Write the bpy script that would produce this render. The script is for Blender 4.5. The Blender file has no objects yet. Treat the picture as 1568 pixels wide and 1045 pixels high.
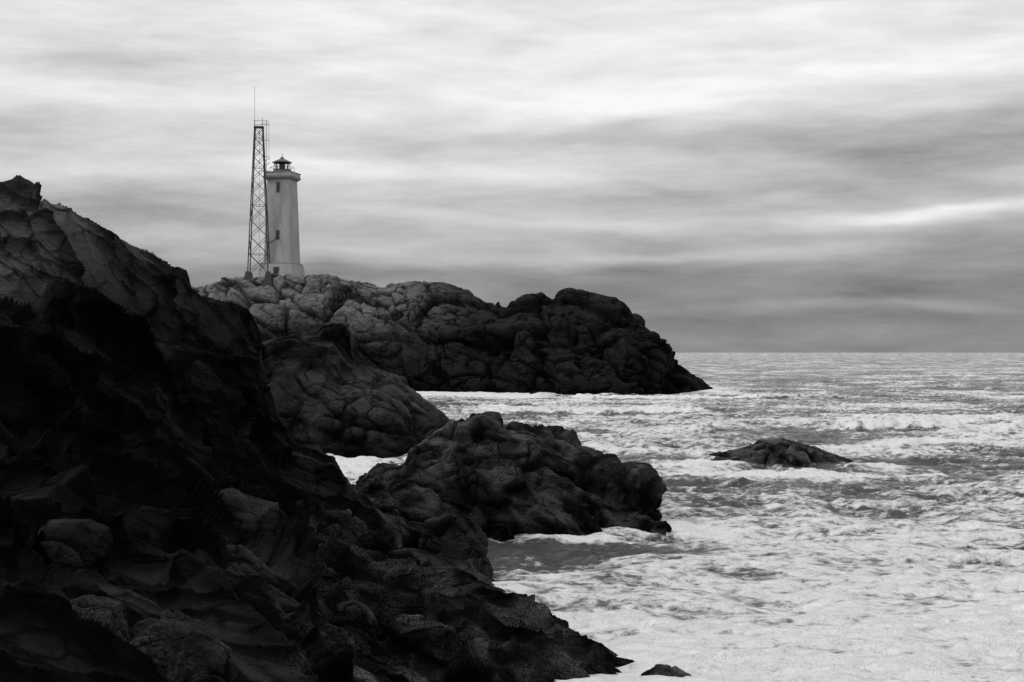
import bpy, math, numpy as np
from mathutils import Vector
scene = bpy.context.scene
scene.view_settings.view_transform='Standard'
scene.view_settings.look='None'
scene.view_settings.exposure=0
H=8.0; F=2178.0

# ---------------------------------------------------------------- noise
def hsh(ix,iy,iz,seed):
    M=0xffffffff
    h=(ix.astype(np.int64)*374761393+iy.astype(np.int64)*668265263+iz.astype(np.int64)*1442695041+seed*974634777)&M
    h=((h^(h>>13))*1274126177)&M
    h=((h^(h>>15))*2246822519)&M
    h=h^(h>>16)
    return (h&M)/4294967295.0
def vnoise(x,y,z,seed=0):
    ix=np.floor(x);iy=np.floor(y);iz=np.floor(z)
    fx=x-ix;fy=y-iy;fz=z-iz
    fx=fx**3*(fx*(fx*6-15)+10);fy=fy**3*(fy*(fy*6-15)+10);fz=fz**3*(fz*(fz*6-15)+10)
    flat=not np.any(z)
    r=0
    for dx in (0,1):
        for dy in (0,1):
            for dz in ((0,) if flat else (0,1)):
                w=(fx if dx else 1-fx)*(fy if dy else 1-fy)*(fz if dz else 1-fz)
                r=r+w*hsh(ix+dx,iy+dy,iz+dz,seed)
    return r*2-1
def fbm(P,scale,octs=4,seed=0,gain=0.5,ridged=False):
    x,y,z=P[...,0]/scale,P[...,1]/scale,P[...,2]/scale
    flat=not np.any(z)
    a=1;s=0;t=0
    for o in range(octs):
        n=vnoise(x,y,z,seed+o*17)
        if ridged: n=1-2*np.abs(n)
        s=s+a*n;t+=a;a*=gain
        x,y=(0.8*x+0.6*y)*2.03+5.1,(-0.6*x+0.8*y)*2.03+1.7+0.3*z
        if not flat: z=z*2.03+9.2
    return s/t
def worley(P,scale,seed=0):
    x,y,z=P[...,0]/scale,P[...,1]/scale,P[...,2]/scale
    ix=np.floor(x);iy=np.floor(y);iz=np.floor(z)
    f1=np.full(x.shape,9.0);f2=np.full(x.shape,9.0)
    cx=np.zeros(x.shape);cy=np.zeros(x.shape);cz=np.zeros(x.shape);hid=np.zeros(x.shape)
    for dx in (-1,0,1):
        for dy in (-1,0,1):
            for dz in (-1,0,1):
                jx,jy,jz=ix+dx,iy+dy,iz+dz
                px=jx+hsh(jx,jy,jz,seed+1);py=jy+hsh(jx,jy,jz,seed+2);pz=jz+hsh(jx,jy,jz,seed+3)
                d=np.sqrt((px-x)**2+(py-y)**2+(pz-z)**2)
                near=d<f1
                f2=np.where(near,f1,np.minimum(f2,d))
                f1=np.where(near,d,f1)
                cx=np.where(near,px-x,cx);cy=np.where(near,py-y,cy);cz=np.where(near,pz-z,cz)
                hid=np.where(near,hsh(jx,jy,jz,seed+4),hid)
    return f1,f2,cx,cy,cz,hid
def blocks(P,scale,seed):
    """fractured granite joint blocks: flat tilted plates with steps and open joints between"""
    Q=P+np.stack([fbm(P,scale*1.3,3,seed+50),fbm(P,scale*1.3,3,seed+60),fbm(P,scale*1.3,3,seed+70)],-1)*scale*0.22
    x,y,z=Q[...,0],Q[...,1],Q[...,2]
    ca,sa=math.cos(0.5),math.sin(0.5)          # dipping slabs
    Q=np.stack([(x*ca-z*sa)*0.7,y*0.85,(x*sa+z*ca)*1.25],-1)
    f1,f2,cx,cy,cz,h=worley(Q,scale,seed)
    e=np.clip((f2-f1)/0.2,0,1)
    edge=1-(1-e)**2
    a=h*6.283
    tilt=(cx*np.cos(a)+cy*np.sin(a)+cz*np.sin(a*3))*1.1
    return edge*(0.3+0.7*(np.mod(h*7.3,1)))-0.55+tilt*edge, e
def normals(G,strides=(1,3,9,9,5,2)):
    du=np.gradient(G,axis=1);dv=np.gradient(G,axis=0)
    n=np.cross(du,dv)
    n/= (np.linalg.norm(n,axis=-1,keepdims=True)+1e-9)
    for s in strides:
        p=np.pad(n,((s,s),(0,0),(0,0)),'edge');n=(p[:-2*s]+p[s:-s]+p[2*s:])/3
        p=np.pad(n,((0,0),(s,s),(0,0)),'edge');n=(p[:,:-2*s]+p[:,s:-s]+p[:,2*s:])/3
    n/= (np.linalg.norm(n,axis=-1,keepdims=True)+1e-9)
    return n
def smooth(a,b,x):
    t=np.clip((x-a)/(b-a),0,1);return t*t*(3-2*t)

def grid_mesh(name,G,attrs,mat,smooth_shade=True):
    nv,nu=G.shape[:2]
    me=bpy.data.meshes.new(name)
    me.vertices.add(nv*nu)
    me.vertices.foreach_set('co',G.reshape(-1).astype(np.float32))
    i=np.arange(nv*nu).reshape(nv,nu)
    q=np.stack([i[:-1,:-1],i[:-1,1:],i[1:,1:],i[1:,:-1]],-1).reshape(-1)
    nf=q.size//4
    me.loops.add(q.size);me.polygons.add(nf)
    me.loops.foreach_set('vertex_index',q.astype(np.int32))
    me.polygons.foreach_set('loop_start',(np.arange(nf)*4).astype(np.int32))
    me.polygons.foreach_set('use_smooth',np.full(nf,smooth_shade))
    me.update(calc_edges=True)
    for k,a in attrs.items():
        at=me.attributes.new(k,'FLOAT','POINT')
        at.data.foreach_set('value',a.reshape(-1).astype(np.float32))
    me.materials.append(mat)
    ob=bpy.data.objects.new(name,me);scene.collection.objects.link(ob)
    return ob

# ---------------------------------------------------------------- node helpers
class NT:
    def __init__(s,tree): s.t=tree;s.n=tree.nodes;s.l=tree.links
    def new(s,t,**k):
        n=s.n.new(t)
        for a,b in k.items(): setattr(n,a,b)
        return n
    def put(s,sock,v):
        if isinstance(v,bpy.types.NodeSocket): s.l.new(v,sock)
        else: sock.default_value=v
    def m(s,op,a,b=None,c=None,clamp=False):
        n=s.new('ShaderNodeMath',operation=op,use_clamp=clamp);s.put(n.inputs[0],a)
        if b is not None:s.put(n.inputs[1],b)
        if c is not None:s.put(n.inputs[2],c)
        return n.outputs[0]
    def noise(s,vec,scale,detail=4,rough=0.5,dist=0):
        n=s.new('ShaderNodeTexNoise');s.put(n.inputs['Vector'],vec)
        n.inputs['Scale'].default_value=scale;n.inputs['Detail'].default_value=detail
        n.inputs['Roughness'].default_value=rough;n.inputs['Distortion'].default_value=dist
        return n.outputs[0]
    def ss(s,x,a,b,lo=0.0,hi=1.0):
        n=s.new('ShaderNodeMapRange',interpolation_type='SMOOTHSTEP');s.put(n.inputs[0],x)
        s.put(n.inputs[1],a);s.put(n.inputs[2],b);s.put(n.inputs[3],lo);s.put(n.inputs[4],hi)
        return n.outputs[0]
    def mapping(s,vec,sc,rot=(0,0,0)):
        n=s.new('ShaderNodeMapping');s.put(n.inputs[0],vec);n.inputs['Scale'].default_value=sc;n.inputs['Rotation'].default_value=rot
        return n.outputs[0]

def new_mat(name):
    m=bpy.data.materials.new(name);m.use_nodes=True
    t=NT(m.node_tree);b=m.node_tree.nodes['Principled BSDF']
    return m,t,b

def rock_mat(name,s,bump=0.25,wet=0.5,weed=0.0,joint=0.16):
    """s = feature size in metres"""
    m,t,b=new_mat(name)
    co=t.new('ShaderNodeTexCoord').outputs['Object']
    at=t.new('ShaderNodeAttribute',attribute_name='tone').outputs['Fac']
    ca=t.new('ShaderNodeAttribute',attribute_name='crack').outputs['Fac']
    n1=t.noise(co,1.3/s,6,0.62)
    n2=t.noise(t.mapping(co,(0.7,1,2.0),(0,0.5,0)),6.0/s,5,0.7)
    v=t.m('MULTIPLY',t.ss(n1,0.32,0.68,0.78,1.22),t.ss(n2,0.3,0.7,0.75,1.25))
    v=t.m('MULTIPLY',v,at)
    v=t.m('MULTIPLY',v,t.ss(ca,0,0.8,0.12,1.0))
    c=t.new('ShaderNodeCombineColor');[t.put(c.inputs[i],v) for i in range(3)]
    t.put(b.inputs['Base Color'],c.outputs[0])
    wa=t.new('ShaderNodeAttribute',attribute_name='wet').outputs['Fac']
    w=t.m('MULTIPLY',t.ss(t.noise(co,0.8/s,3,0.5),0.40,0.66),wa)
    gl=t.ss(t.noise(co,26/s,3,0.6),0.35,0.68,0.15,1.0)
    w=t.m('MULTIPLY',w,gl)
    t.put(b.inputs['Roughness'],t.m('MULTIPLY_ADD',w,-0.55,0.88))
    t.put(b.inputs['Specular IOR Level'],t.m('MULTIPLY_ADD',w,wet,0.03))
    h=t.m('ADD',t.m('MULTIPLY',n1,0.45),t.m('MULTIPLY',n2,0.22))
    vo=t.new('ShaderNodeTexVoronoi',feature='DISTANCE_TO_EDGE')
    wn=t.new('ShaderNodeTexNoise');t.put(wn.inputs['Vector'],co);wn.inputs['Scale'].default_value=0.8/s;wn.inputs['Detail'].default_value=3
    va=t.new('ShaderNodeVectorMath',operation='MULTIPLY_ADD');t.l.new(wn.outputs['Color'],va.inputs[0]);va.inputs[1].default_value=(0.6*s,)*3;t.l.new(co,va.inputs[2])
    t.put(vo.inputs['Vector'],t.mapping(va.outputs[0],(0.6,1,1.7),(0.3,0.5,0.2)));vo.inputs['Scale'].default_value=1.1/s
    h=t.m('ADD',h,t.m('MULTIPLY',t.ss(vo.outputs['Distance'],0.0,0.05),joint))
    n3=t.noise(co,12/s,4,0.72)
    amp=t.m('MULTIPLY_ADD',wa,weed,0.06)
    h=t.m('ADD',h,t.m('MULTIPLY',n3,amp))
    bp=t.new('ShaderNodeBump');bp.inputs['Strength'].default_value=1.0;bp.inputs['Distance'].default_value=bump*s
    t.put(bp.inputs['Height'],h);t.l.new(bp.outputs[0],b.inputs['Normal'])
    return m

# ---------------------------------------------------------------- rock building
def finish_rock(name,G,mat,amps,seed,tone,wetf,mult=None,flat=False):
    crack=np.ones(G.shape[:2])
    M=np.ones(G.shape[:2]) if mult is None else mult
    N=normals(G)
    for k,(kind,sc,am) in enumerate(amps):
        if kind=='f': G=G+N*(fbm(G,sc,4,seed+k*31)*am*M)[...,None]
        elif kind=='r': G=G+N*(fbm(G,sc,4,seed+k*31,ridged=True)*am*M)[...,None]
        else:
            d,e=blocks(G,sc,seed+k*31)
            msk=0.4+0.6*smooth(-0.35,0.15,fbm(G,sc*2.5,2,seed+k*31+7)) if k>1 else 1.0
            G=G+N*(d*am*msk*M)[...,None]
            crack=crack*(1-(1-smooth(0,0.7,e))*0.75*msk)
            if k==1: N=0.7*N+0.3*normals(G,(1,2,3,3)); N/=np.linalg.norm(N,axis=-1,keepdims=True)
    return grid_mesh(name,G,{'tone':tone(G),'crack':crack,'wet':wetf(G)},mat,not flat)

def S(px,py,d):
    return ((px-784)/F*d,d,H+(540-py)/F*d)

def massif(name,prof,dr,df,back,nu,nf,nb,mat,amps,seed,tone,wetf,convex=0.75,depth_end=0.25,ridge_amp=0.45,end_amp=1.0,flat=False,z0=-1.5):
    px=np.array([p[0] for p in prof],float);py=np.array([p[1] for p in prof],float)
    u=np.linspace(px[0],px[-1],nu)
    ry=np.interp(u,*zip(*dr));rz=H+(540-np.interp(u,px,py))/F*ry;rx=(u-784)/F*ry
    fy=np.interp(u,*zip(*df))
    q=np.abs(2*(u-px[0])/(px[-1]-px[0])-1)
    e=depth_end+(1-depth_end)*np.sqrt(np.clip(1-q**5,0,1))
    rows=[];mu=[]
    for v in np.linspace(0,1,nf):
        f=np.sin(math.pi/2*v)**convex
        y=ry+(fy-ry)*e*(1-v)
        rows.append(np.stack([rx,y,z0+(rz-z0)*f],-1));mu.append(1-(1-ridge_amp)*smooth(0.6,1,v))
    for v in np.linspace(0,1,nb)[1:]:
        f=np.cos(math.pi/2*v)**0.8
        rows.append(np.stack([rx,ry+back*e*v,z0+(rz-z0)*f],-1));mu.append(1-(1-ridge_amp)*smooth(0.5,0,v))
    G=np.array(rows)
    mult=np.array(mu)[:,None]*(1-(1-end_amp)*smooth(0.8,0.97,q))[None]
    return finish_rock(name,G,mat,amps,seed,tone,wetf,mult,flat)

def loft(rows,nu,nvs):
    R=[]
    for ri,r in enumerate(rows):
        a=np.array(r,float);u=(a[:,0]-a[0,0])/(a[-1,0]-a[0,0])
        w=np.array([S(*p) for p in r])
        uu=np.linspace(0,1,nu)
        q=np.stack([np.interp(uu,u,w[:,i]) for i in range(3)],-1)
        for s in ((1,2) if ri==1 else (3,6,10,14,10)):
            p=np.pad(q,((s,s),(0,0)),'reflect',reflect_type='odd');q=(p[:-2*s]+p[s:-s]+p[2*s:])/3
        R.append(q)
    out=[]
    n=len(R)
    for k in range(n-1):
        p0=R[max(k-1,0)];p1=R[k];p2=R[k+1];p3=R[min(k+2,n-1)]
        for t in np.linspace(0,1,nvs[k],endpoint=False):
            c=0.5*(2*p1+(p2-p0)*t+(2*p0-5*p1+4*p2-p3)*t*t+(3*p1-p0-3*p2+p3)*t**3)
            l=p1+(p2-p1)*t
            out.append(0.6*c+0.4*l)
    out.append(R[-1])
    return np.array(out)

# ---- headland
m_head=rock_mat('granite_far',4.0,0.14,0.25)
hp=[(60,470),(200,462),(320,443),(345,436),(375,431),(400,428),(470,429),(500,430),(550,435),(610,442),(640,438),(690,436),(715,441),(740,455),(765,467),(775,470),(800,462),(840,457),(880,456),(920,462),(955,469),(972,483),(985,498),(996,522),(1010,543),(1025,562),(1050,569),(1068,576),(1084,590),(1096,606)]
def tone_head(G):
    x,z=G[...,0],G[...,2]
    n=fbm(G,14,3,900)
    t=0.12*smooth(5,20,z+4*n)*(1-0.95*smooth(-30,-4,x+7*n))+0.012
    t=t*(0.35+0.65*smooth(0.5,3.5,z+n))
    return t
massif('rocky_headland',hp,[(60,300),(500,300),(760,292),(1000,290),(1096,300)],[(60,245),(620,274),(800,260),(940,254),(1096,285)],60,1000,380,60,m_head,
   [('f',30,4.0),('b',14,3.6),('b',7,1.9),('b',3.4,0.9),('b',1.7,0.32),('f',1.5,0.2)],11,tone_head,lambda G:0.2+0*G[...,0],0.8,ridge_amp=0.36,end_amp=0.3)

# ---- rounded slab behind the cove
m_mid=rock_mat('granite_slab',1.8,0.15,0.5,0.05)
mp=[(300,540),(385,528),(430,512),(465,499),(500,497),(525,508),(542,545),(570,562),(600,580),(625,603),(645,625),(665,648),(690,680),(710,720)]
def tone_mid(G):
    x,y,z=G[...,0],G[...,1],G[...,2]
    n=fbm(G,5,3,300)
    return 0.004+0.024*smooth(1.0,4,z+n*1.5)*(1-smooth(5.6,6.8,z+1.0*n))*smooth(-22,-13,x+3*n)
massif('shore_rock',mp,[(300,124),(500,124),(600,118),(710,114)],[(300,100),(500,104),(600,106),(710,110)],25,560,300,40,m_mid,
   [('f',9,0.9),('b',8,1.2),('b',3.6,0.46),('b',1.7,0.18),('b',0.9,0.05),('f',0.5,0.05)],21,tone_mid,lambda G:0.6+0*G[...,0],0.8)

# ---- dark rock in the centre
m_near=rock_mat('wet_dark_rock',1.0,0.22,0.95,0.12,0.12)
cp=[(515,790),(540,742),(560,721),(580,705),(610,700),(625,682),(650,659),(690,648),(735,641),(760,646),(780,653),(810,658),(850,673),(885,692),(905,704),(935,708),(950,727),(965,722),(988,726),(1002,743),(1006,763),(1014,778),(1020,800),(1026,840)]
def tone_near(G):
    n=fbm(G,1.5,3,400)
    return 0.004+0.009*smooth(1.8,4.0,G[...,2]+n)
massif('shore_rock',cp,[(515,64),(735,68),(1026,66)],[(515,56),(745,57.5),(880,60.5),(1026,61.5)],9,700,380,60,m_near,
   [('f',4,0.4),('b',4.2,0.95),('b',2.0,0.50),('b',0.9,0.20),('b',0.4,0.06),('f',0.2,0.02)],31,tone_near,lambda G:0.9+0*G[...,0],0.6,ridge_amp=0.5,flat=False)

# ---- islet washed by the sea
ip=[(1020,724),(1045,713),(1068,706),(1090,698),(1115,690),(1140,682),(1165,675),(1185,672),(1210,674),(1235,680),(1260,690),(1290,700),(1316,724)]
m_isl=rock_mat('islet_rock',1.0,0.18,1.1,0.15)
def tone_isl(G):
    n=fbm(G,0.8,4,5)
    base=0.008+0.045*smooth(0.9,1.8,G[...,2]+0.6*n)
    edge=(1-smooth(0.05,0.34,G[...,2]+0.35*n))
    return base+0.6*edge
massif('rock_islet',ip,[(1020,104),(1316,103)],[(1020,96),(1180,91.0),(1316,95.0)],6,460,260,50,m_isl,
   [('f',5,0.2),('b',3.0,0.42),('b',1.5,0.34),('b',0.7,0.16),('b',0.35,0.04)],57,tone_isl,lambda G:1+0*G[...,0],1.3,ridge_amp=0.4,end_amp=0.6)
for k,(pr,d0) in enumerate([([(968,1050),(985,1030),(1005,1020),(1035,1022),(1058,1034),(1072,1052)],34.8),
                     ([(828,924),(836,917),(848,917),(856,924)],46),([(1310,707),(1322,701),(1338,705)],107)]):
    massif('awash_stone',pr,[(0,d0),(2000,d0)],[(0,d0-0.9),(2000,d0-0.9)],0.9,160,70,40,m_near,
       [('f',0.8,0.06),('b',0.6,0.12),('b',0.3,0.05)],61+k,lambda G:0.006+0*G[...,0],lambda G:1+0*G[...,0],0.6,depth_end=0.5,flat=False)

# ---- big cliff and the foreground shore, one lofted surface
m_cliff=rock_mat('cliff_rock',1.3,0.18,0.75,0.06,0.12)
rows=[
 [(-420,700,75),(0,700,75),(300,700,80),(380,700,78),(520,800,72),(640,860,62)],
 [(-420,292,45),(-100,293,45),(0,294,46),(40,295,46),(70,303,47),(100,321,48),(150,347,49),(178,363,50),(208,384,52),(242,400,54),(266,422,55),(290,446,56),(325,460,57),(365,474,58),(384,507,59),(386,562,60),(396,612,61),(410,648,61),(440,688,61),(472,698,61),(500,717,61),(526,755,61),(562,803,60),(628,862,54),(695,920,53)],
 [(-420,430,38),(0,480,40),(120,520,42),(230,560,45),(310,600,50),(350,665,53),(400,705,55),(485,770,56),(570,820,55),(640,872,52.6),(705,935,51)],
 [(-420,620,30),(0,650,33),(120,680,36),(280,720,43),(400,760,48),(520,815,50),(620,855,51),(700,886,49.5),(770,935,48)],
 [(-420,760,22),(0,790,25),(200,810,31),(400,850,38),(520,870,42),(620,885,46),(700,889,48),(765,910,46.5),(860,990,43)],
 [(-420,880,17),(0,900,19),(250,900,26),(420,900,33),(560,895,39),(660,897,43),(745,900,45.5),(795,932,43.5),(875,1010,41)],
 [(-420,1000,13),(0,1010,15),(250,990,22),(450,960,30),(620,935,37),(745,930,41),(825,956,41),(885,992,39),(955,1060,38)],
 [(-420,1150,10),(0,1130,12),(250,1080,18),(450,1030,26),(640,985,33),(765,975,37),(845,986,38),(900,1014,37),(960,1080,36)],
 [(-420,1500,6.5),(0,1400,8),(250,1250,13),(450,1120,21),(640,1050,30),(760,1025,33),(830,1040,34),(880,1100,34)],
 [(-420,2800,3),(0,2200,4),(300,1700,7),(500,1350,14),(640,1160,24),(760,1090,30),(830,1110,31),(880,1200,31)],
]
nvs=[30,120,120,110,100,90,90,80,50]
NU=900
G=loft(rows,NU,nvs)
vv=np.arange(G.shape[0])
mult=(0.45+0.55*smooth(25,90,np.abs(vv-30.0)))[:,None]*np.ones(NU)[None]
mult=mult*(1-0.3*smooth(NU*.78,NU*.93,np.arange(NU)))[None]
mult=mult*(0.3+0.7*smooth(12,36,G[...,1]))
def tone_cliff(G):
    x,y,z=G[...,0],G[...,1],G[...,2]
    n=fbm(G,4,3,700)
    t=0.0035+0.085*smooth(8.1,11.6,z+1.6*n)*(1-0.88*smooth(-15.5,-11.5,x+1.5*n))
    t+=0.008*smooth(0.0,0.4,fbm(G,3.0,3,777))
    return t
def wet_cliff(G):
    return 0.1+0.8*(1-smooth(1.8,3.8,G[...,2]))*smooth(-12,-4,G[...,0])
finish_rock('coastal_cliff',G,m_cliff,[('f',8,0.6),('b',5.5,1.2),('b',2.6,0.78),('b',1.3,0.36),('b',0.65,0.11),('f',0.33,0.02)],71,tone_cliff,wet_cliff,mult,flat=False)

# ---- loose angular boulders lying on the shore shelf
BL=[ # profile, ridge distance, front distance, base height, tone
 ([(618,872),(628,828),(645,800),(690,786),(716,793),(738,816),(748,842),(757,880)],51.0,48.6,-1.2,0.012),
 ([(285,955),(296,858),(322,836),(365,838),(412,868),(455,895),(500,915),(520,975)],31.5,28.5,1.0,0.013),
 ([(462,1000),(472,945),(500,925),(545,920),(566,942),(575,990)],32,30.3,0.3,0.013),
 ([(552,945),(560,880),(590,862),(625,860),(648,880),(655,940)],42.5,40.5,-0.3,0.011),
 ([(10,870),(30,812),(70,798),(135,796),(168,808),(180,850)],26.3,24.2,3.2,0.011),
 ([(215,810),(232,762),(300,744),(380,750),(432,763),(448,820)],41.5,38.5,1.5,0.009),
 ([(440,855),(452,798),(490,783),(530,789),(556,806),(566,865)],47.5,45,0,0.013),
 ([(250,750),(262,690),(290,670),(318,684),(340,714),(350,765)],49,46.5,2.0,0.012),
 ([(640,950),(655,902),(690,890),(725,902),(738,950)],43.5,41.8,-0.6,0.010),
 ([(170,1045),(190,970),(240,948),(300,960),(345,992),(360,1050)],21,19.0,2.2,0.008),
 ([(560,1030),(580,970),(625,956),(680,970),(705,1030)],35,33.0,-0.3,0.010),
 ([(395,730),(405,702),(440,690),(478,696),(512,718),(530,755)],57,55,0,0.012),
 ([(60,1010),(80,930),(130,910),(180,925),(205,990)],20.5,19,3.0,0.007),
 ([(700,1040),(715,992),(750,980),(790,995),(815,1040)],36,34.5,-0.6,0.010),
]
for k,(pr,d0,d1,z0,tn) in enumerate(BL):
    wd=(pr[-1][0]-pr[0][0])/F*d0
    massif('boulder',pr,[(-900,d0),(2000,d0)],[(-900,d1),(2000,d1)],1.6,280,170,40,m_cliff,
       [('f',1.6,0.14),('b',wd*0.55,wd*0.12),('b',wd*0.27,wd*0.05),('b',wd*0.12,wd*0.012)],201+k*13,
       lambda G,tn=tn:tn*(0.6+0.7*smooth(-0.3,0.35,fbm(G,0.8,3,40))),lambda G:0.45+0*G[...,0],0.5,depth_end=0.45,z0=z0)

# ---------------------------------------------------------------- sea
yy=np.concatenate([np.exp(np.linspace(math.log(8),math.log(55),60,endpoint=False)),
                   np.exp(np.linspace(math.log(55),math.log(420),800,endpoint=False)),
                   np.exp(np.linspace(math.log(420),math.log(4000),230,endpoint=False)),
                   np.exp(np.linspace(math.log(4000),math.log(60000),40))])-30
tt=np.concatenate([np.linspace(-3,-0.45,25,endpoint=False),np.linspace(-0.45,0.45,640,endpoint=False),np.linspace(0.45,3,26)])
T,Y=np.meshgrid(tt,yy);X=T*(Y+30)
P=np.stack([X,Y,0*X],-1)
wx=X+3*fbm(P,30,2,5);wy=Y+0.15*X+3*fbm(P,16,2,6)
W=lambda a,b:np.stack([wx/a,wy/b,0*X],-1)
big=fbm(W(38,17),1,3,80,ridged=True)
sw=fbm(W(9,4.5),1,3,81,ridged=True)
ch=fbm(W(3.0,1.8),1,3,82,ridged=True)
ch2=fbm(W(1.0,0.65),1,3,83,ridged=True)
calm=1-0.45*(1-smooth(40,85,Y))
Z=(0.55*big*(1-smooth(1200,3000,Y))*smooth(110,300,Y)+0.45*sw*(1-smooth(400,800,Y))+0.30*ch*(1-smooth(150,330,Y))+0.11*ch2*(1-smooth(60,130,Y)))*calm
gs=lambda x0,y0,sx,sy:np.exp(-((X-x0)/sx)**2-((Y-y0)/sy)**2)
def breaker(y0,slope,x0,xa,xb,wid,seed):
    y_=y0+slope*(X-x0)+4.0*fbm(P,9,3,seed)
    m_=smooth(xa,xa+6,X)*(1-smooth(xb-8,xb,X))*smooth(-0.45,0.15,fbm(P,7,2,seed+9))
    prof=np.exp(-(np.where(Y<y_,(Y-y_)/(wid*0.55),(Y-y_)/(wid*1.6)))**2)
    return y_,m_,prof*m_*(0.35+0.7*np.abs(fbm(P,4,3,seed+3))+0.7*fbm(P,0.9,3,seed+5))
foam=0.31+0.38*fbm(P,14,3,55)+0.19*sw+0.16*ch+0.09*ch2+0.25*(1-smooth(42,95,Y))-0.05*smooth(110,300,Y)
for (y0,sl_,x0,xa,xb,wd,am,sd) in [(141,0.1,40,28,58,2.2,1.4,90),(153,-0.05,45,38,70,2.2,1.0,190),(90,0.8,4,-1,16,1.8,0.6,290),(180,0.0,30,-4,30,2.6,0.9,390),(118,0.1,30,26,46,1.6,0.5,490),(235,0,20,0,60,3,1.0,590)]:
    y_,m_,br=breaker(y0,sl_,x0,xa,xb,wd,sd)
    Z=Z+am*br
    foam+=0.6*np.exp(-((Y-y_-wd*0.7)/(wd*1.6))**2)*m_-0.45*np.exp(-((Y-y_+wd*1.0)/(wd*0.6))**2)*m_
foam-=0.8*gs(2.0,56.5,4.5,2.0)+0.15*gs(9,70,10,9)
foam+=0.6*gs(-13,100,4,10)+0.5*gs(-8,250,22,16)+0.6*gs(36,285,10,14)+0.7*gs(18,90.0,8,3)+0.35*gs(3.5,36,3,4)+0.5*gs(8.5,63,1.6,2.5)+0.7*gs(3.2,59.5,1.2,0.9)
foam+=0.5*gs(13.0,97,2,4)+0.5*gs(25,97,3,3)+0.6*gs(-8,265,26,6)
m,t,b=new_mat('sea_water')
co=t.new('ShaderNodeTexCoord').outputs['Object']
fa=t.new('ShaderNodeAttribute',attribute_name='foam').outputs['Fac']
mp1=t.mapping(co,(0.75,1,1),(0,0,0.12))
a=t.noise(mp1,2.0,6,0.70,0.3)
a2=t.noise(mp1,0.32,5,0.62,0.3)
nz=t.m('MULTIPLY_ADD',t.m('SUBTRACT',t.m('ADD',t.m('MULTIPLY',a,0.66),t.m('MULTIPLY',a2,0.34)),0.5),3.0,0.5)
inv=t.m('SUBTRACT',1.0,fa)
mask=t.ss(nz,t.m('SUBTRACT',inv,0.25),t.m('ADD',inv,0.25))
c=t.new('ShaderNodeCombineColor');v=t.m('MULTIPLY_ADD',mask,0.78,0.06);[t.put(c.inputs[i],v) for i in range(3)]
t.put(b.inputs['Base Color'],c.outputs[0])
t.put(b.inputs['Roughness'],t.m('MULTIPLY_ADD',mask,0.6,0.14))
b.inputs['IOR'].default_value=1.33
h=t.m('ADD',t.m('MULTIPLY',a,0.7),t.m('MULTIPLY',a2,1.2))
h=t.m('ADD',h,t.m('MULTIPLY',t.noise(mp1,6,3,0.6),0.18))
bp=t.new('ShaderNodeBump');bp.inputs['Strength'].default_value=1.0;bp.inputs['Distance'].default_value=0.6
t.put(bp.inputs['Height'],h);t.l.new(bp.outputs[0],b.inputs['Normal'])
grid_mesh('sea',np.stack([X,Y,Z],-1),{'foam':foam},m)

# ---------------------------------------------------------------- lighthouse
def simple(name,col,rough=0.7,var=0.15,scale=1.0,streak=False):
    m,t,b=new_mat(name)
    co=t.new('ShaderNodeTexCoord').outputs['Object']
    n=t.noise(t.mapping(co,(1,1,0.25 if streak else 1)),scale,5,0.6)
    v=t.ss(n,0.3,0.7,col*(1-var),col*(1+var))
    c=t.new('ShaderNodeCombineColor');[t.put(c.inputs[i],v) for i in range(3)]
    t.put(b.inputs['Base Color'],c.outputs[0]);b.inputs['Roughness'].default_value=rough
    return m
m_white=simple('painted_concrete',0.33,0.8,0.13,0.8,True)
m_trim=simple('weathered_trim',0.20,0.8,0.2,1.5)
m_darkm=simple('dark_metal',0.03,0.5,0.2,2)
m_roof=simple('lantern_roof_metal',0.06,0.4,0.2,2)
m_conc=simple('concrete',0.05,0.9,0.3,1.5)
mg,t,b=new_mat('lantern_glass');b.inputs['Base Color'].default_value=(0.8,0.8,0.8,1);b.inputs['Roughness'].default_value=0.05
b.inputs['Transmission Weight'].default_value=1.0;b.inputs['IOR'].default_value=1.02
def empty(name,loc,rz=0):
    e=bpy.data.objects.new(name,None);e.location=loc;e.rotation_euler=(0,0,rz);scene.collection.objects.link(e);return e
def frustum(name,parent,n,r0,r1,z0,z1,mat,off=(0,0),rot=None,bev=0.0):
    k=math.sqrt(2) if n==4 else 1
    ro=math.pi/4 if n==4 else math.pi/n
    vs=[];fs=[]
    for r,z in ((r0,z0),(r1,z1)):
        for i in range(n):
            a=ro+2*math.pi*i/n;vs.append((off[0]+r*k*math.cos(a),off[1]+r*k*math.sin(a),z))
    for i in range(n):
        j=(i+1)%n;fs.append((i,j,n+j,n+i))
    fs.append(tuple(range(n-1,-1,-1)));fs.append(tuple(range(n,2*n)))
    me=bpy.data.meshes.new(name);me.from_pydata(vs,[],fs);me.materials.append(mat)
    o=bpy.data.objects.new(name,me);scene.collection.objects.link(o);o.parent=parent
    if bev:
        md=o.modifiers.new('b','BEVEL');md.width=bev;md.segments=2
    return o
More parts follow.
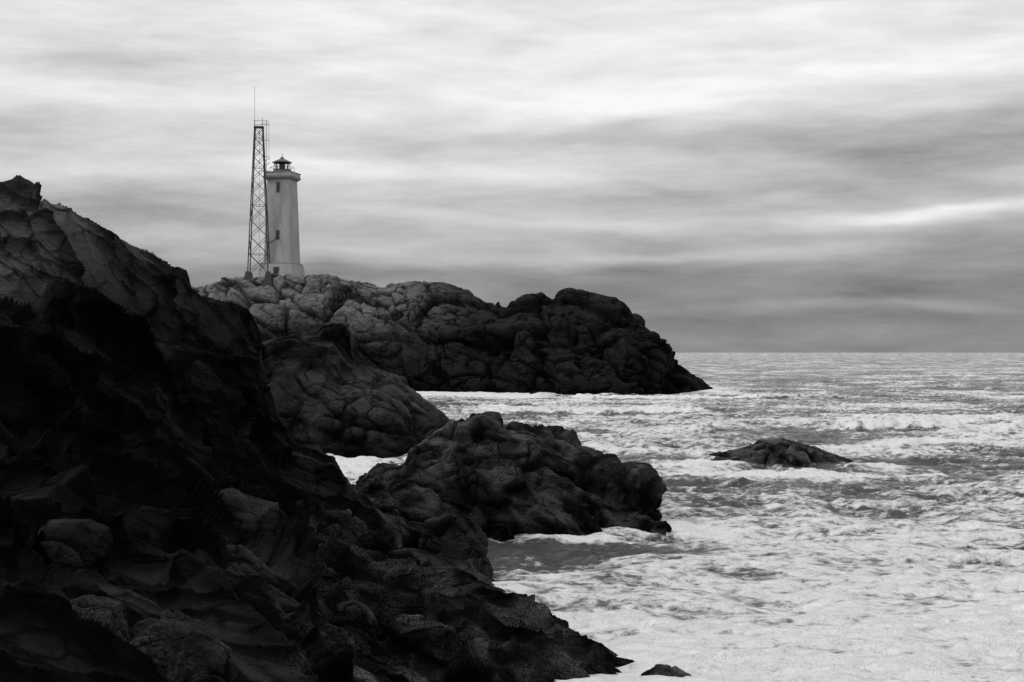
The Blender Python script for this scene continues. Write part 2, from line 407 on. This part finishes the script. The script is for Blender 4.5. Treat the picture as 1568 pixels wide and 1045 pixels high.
def bars(name,parent,segs,mat):
    vs=[];fs=[]
    for a,bb,r in segs:
        a=Vector(a);bb=Vector(bb);d=(bb-a).normalized()
        u=d.orthogonal().normalized();w=d.cross(u);o=len(vs)
        for p in (a,bb):
            for i in range(5):
                an=i*2*math.pi/5;vs.append(tuple(p+(u*math.cos(an)+w*math.sin(an))*r))
        for i in range(5):
            j=(i+1)%5;fs.append((o+i,o+j,o+5+j,o+5+i))
        fs.append(tuple(o+i for i in range(4,-1,-1)));fs.append(tuple(o+5+i for i in range(5)))
    me=bpy.data.meshes.new(name);me.from_pydata(vs,[],fs);me.materials.append(mat)
    o=bpy.data.objects.new(name,me);scene.collection.objects.link(o);o.parent=parent;return o
k=298/F
base=S(432,430,298)
L=empty('lighthouse',base,math.radians(-12))
hz=lambda py:(430-py)*k
frustum('foundation',L,4,4.15,4.0,-3.0,hz(426),m_trim)
frustum('plinth',L,4,3.85,3.4,hz(426),hz(405),m_white,bev=0.1)
frustum('tower_shaft',L,4,2.95,2.42,hz(405),hz(277),m_white,bev=0.08)
frustum('plinth_step',L,4,3.45,3.02,hz(405)+0.003,hz(403),m_trim)
frustum('gallery_corbel',L,4,2.55,2.95,hz(277),hz(274),m_trim)
frustum('gallery_slab',L,4,3.05,3.05,hz(274),hz(271.5),m_trim,bev=0.04)
frustum('gallery_parapet',L,4,2.95,2.95,hz(271.5),hz(266),m_white,bev=0.05)
frustum('gallery_coping',L,4,3.05,3.05,hz(266),hz(265),m_trim)
frustum('lantern_drum',L,8,1.75,1.75,hz(265),hz(261),m_trim)
frustum('lantern_curb',L,8,1.85,1.85,hz(261),hz(260),m_darkm)
frustum('lantern_glass',L,8,1.3,1.6,hz(260),hz(250),mg)
segs=[]
for i in range(8):
    a=math.pi/8+i*math.pi/4;a2=a+math.pi/4
    p0=(1.35*math.cos(a),1.35*math.sin(a),hz(260));p1=(1.68*math.cos(a),1.68*math.sin(a),hz(250))
    segs+=[(p0,p1,0.07)]
    r=2.5;segs.append(((r*math.cos(a),r*math.sin(a),hz(265)),(r*math.cos(a),r*math.sin(a),hz(265)+1.1),0.04))
    segs.append(((r*math.cos(a),r*math.sin(a),hz(265)+1.1),(r*math.cos(a2),r*math.sin(a2),hz(265)+1.1),0.04))
bars('lantern_frame',L,segs,m_darkm)
frustum('lamp_optic',L,8,0.6,0.6,hz(260),hz(252),m_darkm)
frustum('lantern_eave',L,8,2.0,2.15,hz(250),hz(249),m_roof)
frustum('lantern_roof',L,8,2.15,0.5,hz(249),hz(243.5),m_roof)
frustum('roof_ventilator',L,8,0.42,0.32,hz(243.5),hz(241),m_roof)
bars('finial',L,[((0,0,hz(241)),(0,0,hz(236)),0.06)],m_darkm)
def window(name,x,py0,py1,w,face_hw0=2.95,face_hw1=2.42):
    zc=(hz(py0)+hz(py1))/2;f=(zc-hz(405))/(hz(277)-hz(405));yw=-(face_hw0+(face_hw1-face_hw0)*f)
    if py1>405: yw=-3.62
    hh=(hz(py0)-hz(py1))/2
    for nm,ww,h_,dy,mt in ((name+'_frame',w/2+0.12,hh+0.12,0.10,m_trim),(name+'_pane',w/2,hh,0.16,m_darkm)):
        vs=[(x-ww,yw-dy,zc-h_),(x+ww,yw-dy,zc-h_),(x+ww,yw-dy,zc+h_),(x-ww,yw-dy,zc+h_),(x-ww,yw+0.5,zc-h_),(x+ww,yw+0.5,zc-h_),(x+ww,yw+0.5,zc+h_),(x-ww,yw+0.5,zc+h_)]
        fs=[(0,1,2,3),(5,4,7,6),(4,0,3,7),(1,5,6,2),(3,2,6,7),(4,5,1,0)]
        me=bpy.data.meshes.new(nm);me.from_pydata(vs,[],fs);me.materials.append(mt)
        o=bpy.data.objects.new(nm,me);scene.collection.objects.link(o);o.parent=L
window('upper_window',0.1,281,296,0.6)
window('middle_window',0.1,355,368,0.6)
window('door',0.1,411,423,1.0)
cv=[(0.15+0.15*math.cos(a_)-1.9*(a_/1.57)**1.5,-3.3,hz(357)-2.3*math.sin(a_)) for a_ in np.linspace(0,1.57,10)]
bars('bracket_pipe',L,[(cv[i],cv[i+1],0.09) for i in range(9)],m_darkm)

# ---------------------------------------------------------------- lattice mast
km=293/F
mb=S(396.5,428,293)
M=empty('lattice_radio_mast',mb,math.radians(4))
mz=lambda py:(428-py)*km
def hw(z):
    z0,z1=mz(415),mz(196)
    return (15.3+(6.0-15.3)*min(max((z-z0)/(z1-z0),0),1))*km
segs=[]
cs=[(-1,-1),(1,-1),(1,1),(-1,1)]
zb,zt=mz(419),mz(196)
lev=[zb]
z=zb
while z<zt-1.0:
    z+=max(hw(z)*1.9,1.7);lev.append(min(z,zt))
lev[-1]=zt
for i in range(len(lev)-1):
    a_,b_=lev[i],lev[i+1];ha,hb=hw(a_),hw(b_)
    for j in range(4):
        c0=cs[j];c1=cs[(j+1)%4]
        segs.append(((c0[0]*ha,c0[1]*ha,a_),(c0[0]*hb,c0[1]*hb,b_),0.13))
        if j in (0,2) or i%2:
            segs.append(((c0[0]*ha,c0[1]*ha,a_),(c1[0]*hb,c1[1]*hb,b_),0.055))
            segs.append(((c1[0]*ha,c1[1]*ha,a_),(c0[0]*hb,c0[1]*hb,b_),0.055))
        if i%3==0 or b_>mz(215): segs.append(((c0[0]*hb,c0[1]*hb,b_),(c1[0]*hb,c1[1]*hb,b_),0.05))
bars('tower_lattice',M,segs,m_darkm)
frustum('top_platform',M,4,hw(zt)*1.25,hw(zt)*1.25,zt,zt+0.22,m_darkm)
x_=lambda px:(px-396.5)*km
a=[]
a.append(((x_(390.5),-0.6,mz(240)),(x_(390.5),-0.6,mz(184)),0.07))
a.append(((x_(390.5),-0.6,mz(184)),(x_(390.5),-0.6,mz(134)),0.035))
a.append(((x_(408),-0.4,mz(262)),(x_(408),-0.4,mz(184)),0.05))
a.append(((x_(411.5),0.2,mz(245)),(x_(411.5),0.2,mz(184)),0.035))
a.append(((x_(402),-0.4,mz(196)),(x_(402),-0.4,mz(181)),0.05))
for py in (262,240,215,190):
    a.append(((x_(400),-0.4,mz(py)),(x_(411.5),0,mz(py)),0.045))
for py in (186,192): a.append(((x_(389),-0.6,mz(py)),(x_(411),-0.4,mz(py)),0.05))
for py in (255,248): a.append(((x_(405),-0.4,mz(py)),(x_(414),-0.4,mz(py-6)),0.05))
bars('antennas',M,a,m_darkm)
lad=[((x_(397.5),-0.3,mz(418)),(x_(397.5),-0.3,zt),0.03)]
bars('ladder',M,lad,m_darkm)
for j,c0 in enumerate(cs):
    h0=hw(zb)
    frustum('footing_%d'%(j+1),M,4,1.05,0.4,-1.8,zb+0.3,m_conc,off=(c0[0]*h0,c0[1]*h0))

# ---------------------------------------------------------------- world
SUN_EL=math.radians(45);SUN_AZ=math.radians(-105)
w=bpy.data.worlds.new('World');scene.world=w;w.use_nodes=True
t=NT(w.node_tree);bgs=w.node_tree.nodes['Background'];out=w.node_tree.nodes['World Output']
sky=t.new('ShaderNodeTexSky',sky_type='NISHITA');sky.sun_disc=False;sky.sun_elevation=SUN_EL;sky.sun_rotation=SUN_AZ
bw=t.new('ShaderNodeRGBToBW');t.l.new(sky.outputs[0],bw.inputs[0]);t.l.new(bw.outputs[0],bgs.inputs[0]);bgs.inputs[1].default_value=0.08
gen=t.new('ShaderNodeTexCoord').outputs['Generated']
sp=t.new('ShaderNodeSeparateXYZ');t.l.new(gen,sp.inputs[0]);x,y,z=sp.outputs
az=t.m('ARCTAN2',x,y)
n_w=t.noise(t.mapping(gen,(4.5,4.5,22)),1.0,4,0.5,0.0)
n_w2=t.noise(t.mapping(gen,(2.2,2.2,9),(0,0,1)),1.0,2,0.5)
el=t.m('MULTIPLY_ADD',t.m('SUBTRACT',n_w,0.5),0.045,z)
el=t.m('MULTIPLY_ADD',az,-0.015,el)
azw=t.m('MULTIPLY_ADD',t.m('SUBTRACT',n_w2,0.5),0.4,az)
cr=t.new('ShaderNodeValToRGB');t.l.new(t.m('MULTIPLY',el,2.0,clamp=True),cr.inputs[0])
e=cr.color_ramp.elements
pts=[(0,.26),(.03,.25),(.06,.33),(.09,.49),(.12,.60),(.16,.74),(.20,.82),(.25,.86),(.45,.80)]
e[0].position=0;e[0].color=(.26,)*3+(1,);e[1].position=.9;e[1].color=(.80,)*3+(1,)
for p_,c_ in pts[1:-1]:
    q=e.new(p_*2);q.color=(c_,c_,c_,1)
val=cr.outputs[0]
def blob(px,py,sx,sy,am):
    global val
    a0=math.atan((px-784)/F);e0=(540-py)/F/math.sqrt(1+((px-784)/F)**2)
    dx=t.m('MULTIPLY',t.m('SUBTRACT',azw,a0),F/sx);dy=t.m('MULTIPLY',t.m('SUBTRACT',el,e0),F/sy)
    r=t.m('ADD',t.m('MULTIPLY',dx,dx),t.m('MULTIPLY',dy,dy))
    g=t.m('EXPONENT',t.m('MULTIPLY',r,-1.0))
    val=t.m('MULTIPLY_ADD',g,am,val)
for bb in [(1350,430,420,60,-.07),(1480,215,380,60,-.27),(850,212,230,16,-.18),(250,100,180,24,-.20),(180,310,220,24,-.20),(40,190,160,24,-.16),
           (870,165,260,22,.22),(1330,125,320,24,.22),(1420,335,260,15,.38),(330,150,240,24,.14),(350,372,300,24,.18),(700,330,300,16,.16),(900,60,600,40,.04),(1000,395,330,14,.20),(620,250,300,16,.16),(560,410,160,14,-0.08),(1350,475,240,9,.12),(1000,290,300,12,-.10),(330,260,260,12,.12)]:
    blob(*bb)
st=t.noise(t.mapping(gen,(7,7,40),(0.0,0.02,0)),1.0,6,0.60,0.2)
st2=t.noise(t.mapping(gen,(14,14,85),(0.0,-0.02,0)),1.0,5,0.62,0.15)
cs_=t.ss(z,0.0,0.14,0.45,1.0)
val=t.m('ADD',val,t.m('MULTIPLY',t.m('MULTIPLY',t.m('SUBTRACT',st,0.5),0.62),cs_))
val=t.m('ADD',val,t.m('MULTIPLY',t.m('MULTIPLY',t.m('SUBTRACT',st2,0.5),0.30),cs_))
val=t.m('MINIMUM',t.m('MAXIMUM',val,0.08),1.0)
bg2=t.new('ShaderNodeBackground');t.l.new(val,bg2.inputs[0]);bg2.inputs[1].default_value=1.0
mx=t.new('ShaderNodeMixShader');mx.inputs[0].default_value=0.93
t.l.new(bgs.outputs[0],mx.inputs[1]);t.l.new(bg2.outputs[0],mx.inputs[2]);t.l.new(mx.outputs[0],out.inputs[0])

sl=bpy.data.lights.new('sun','SUN');sl.energy=1.5;sl.angle=math.radians(10)
so=bpy.data.objects.new('sun',sl);scene.collection.objects.link(so)
d=Vector((math.sin(SUN_AZ)*math.cos(SUN_EL),math.cos(SUN_AZ)*math.cos(SUN_EL),math.sin(SUN_EL)))
so.rotation_euler=d.to_track_quat('Z','Y').to_euler()

cam=bpy.data.cameras.new('camera');cam.lens=50;cam.sensor_width=36;cam.shift_y=17.5/1568;cam.clip_end=100000;cam.clip_start=0.5
cobj=bpy.data.objects.new('camera',cam);cobj.location=(0,0,H);cobj.rotation_euler=(math.pi/2,0,0);scene.collection.objects.link(cobj);scene.camera=cobj
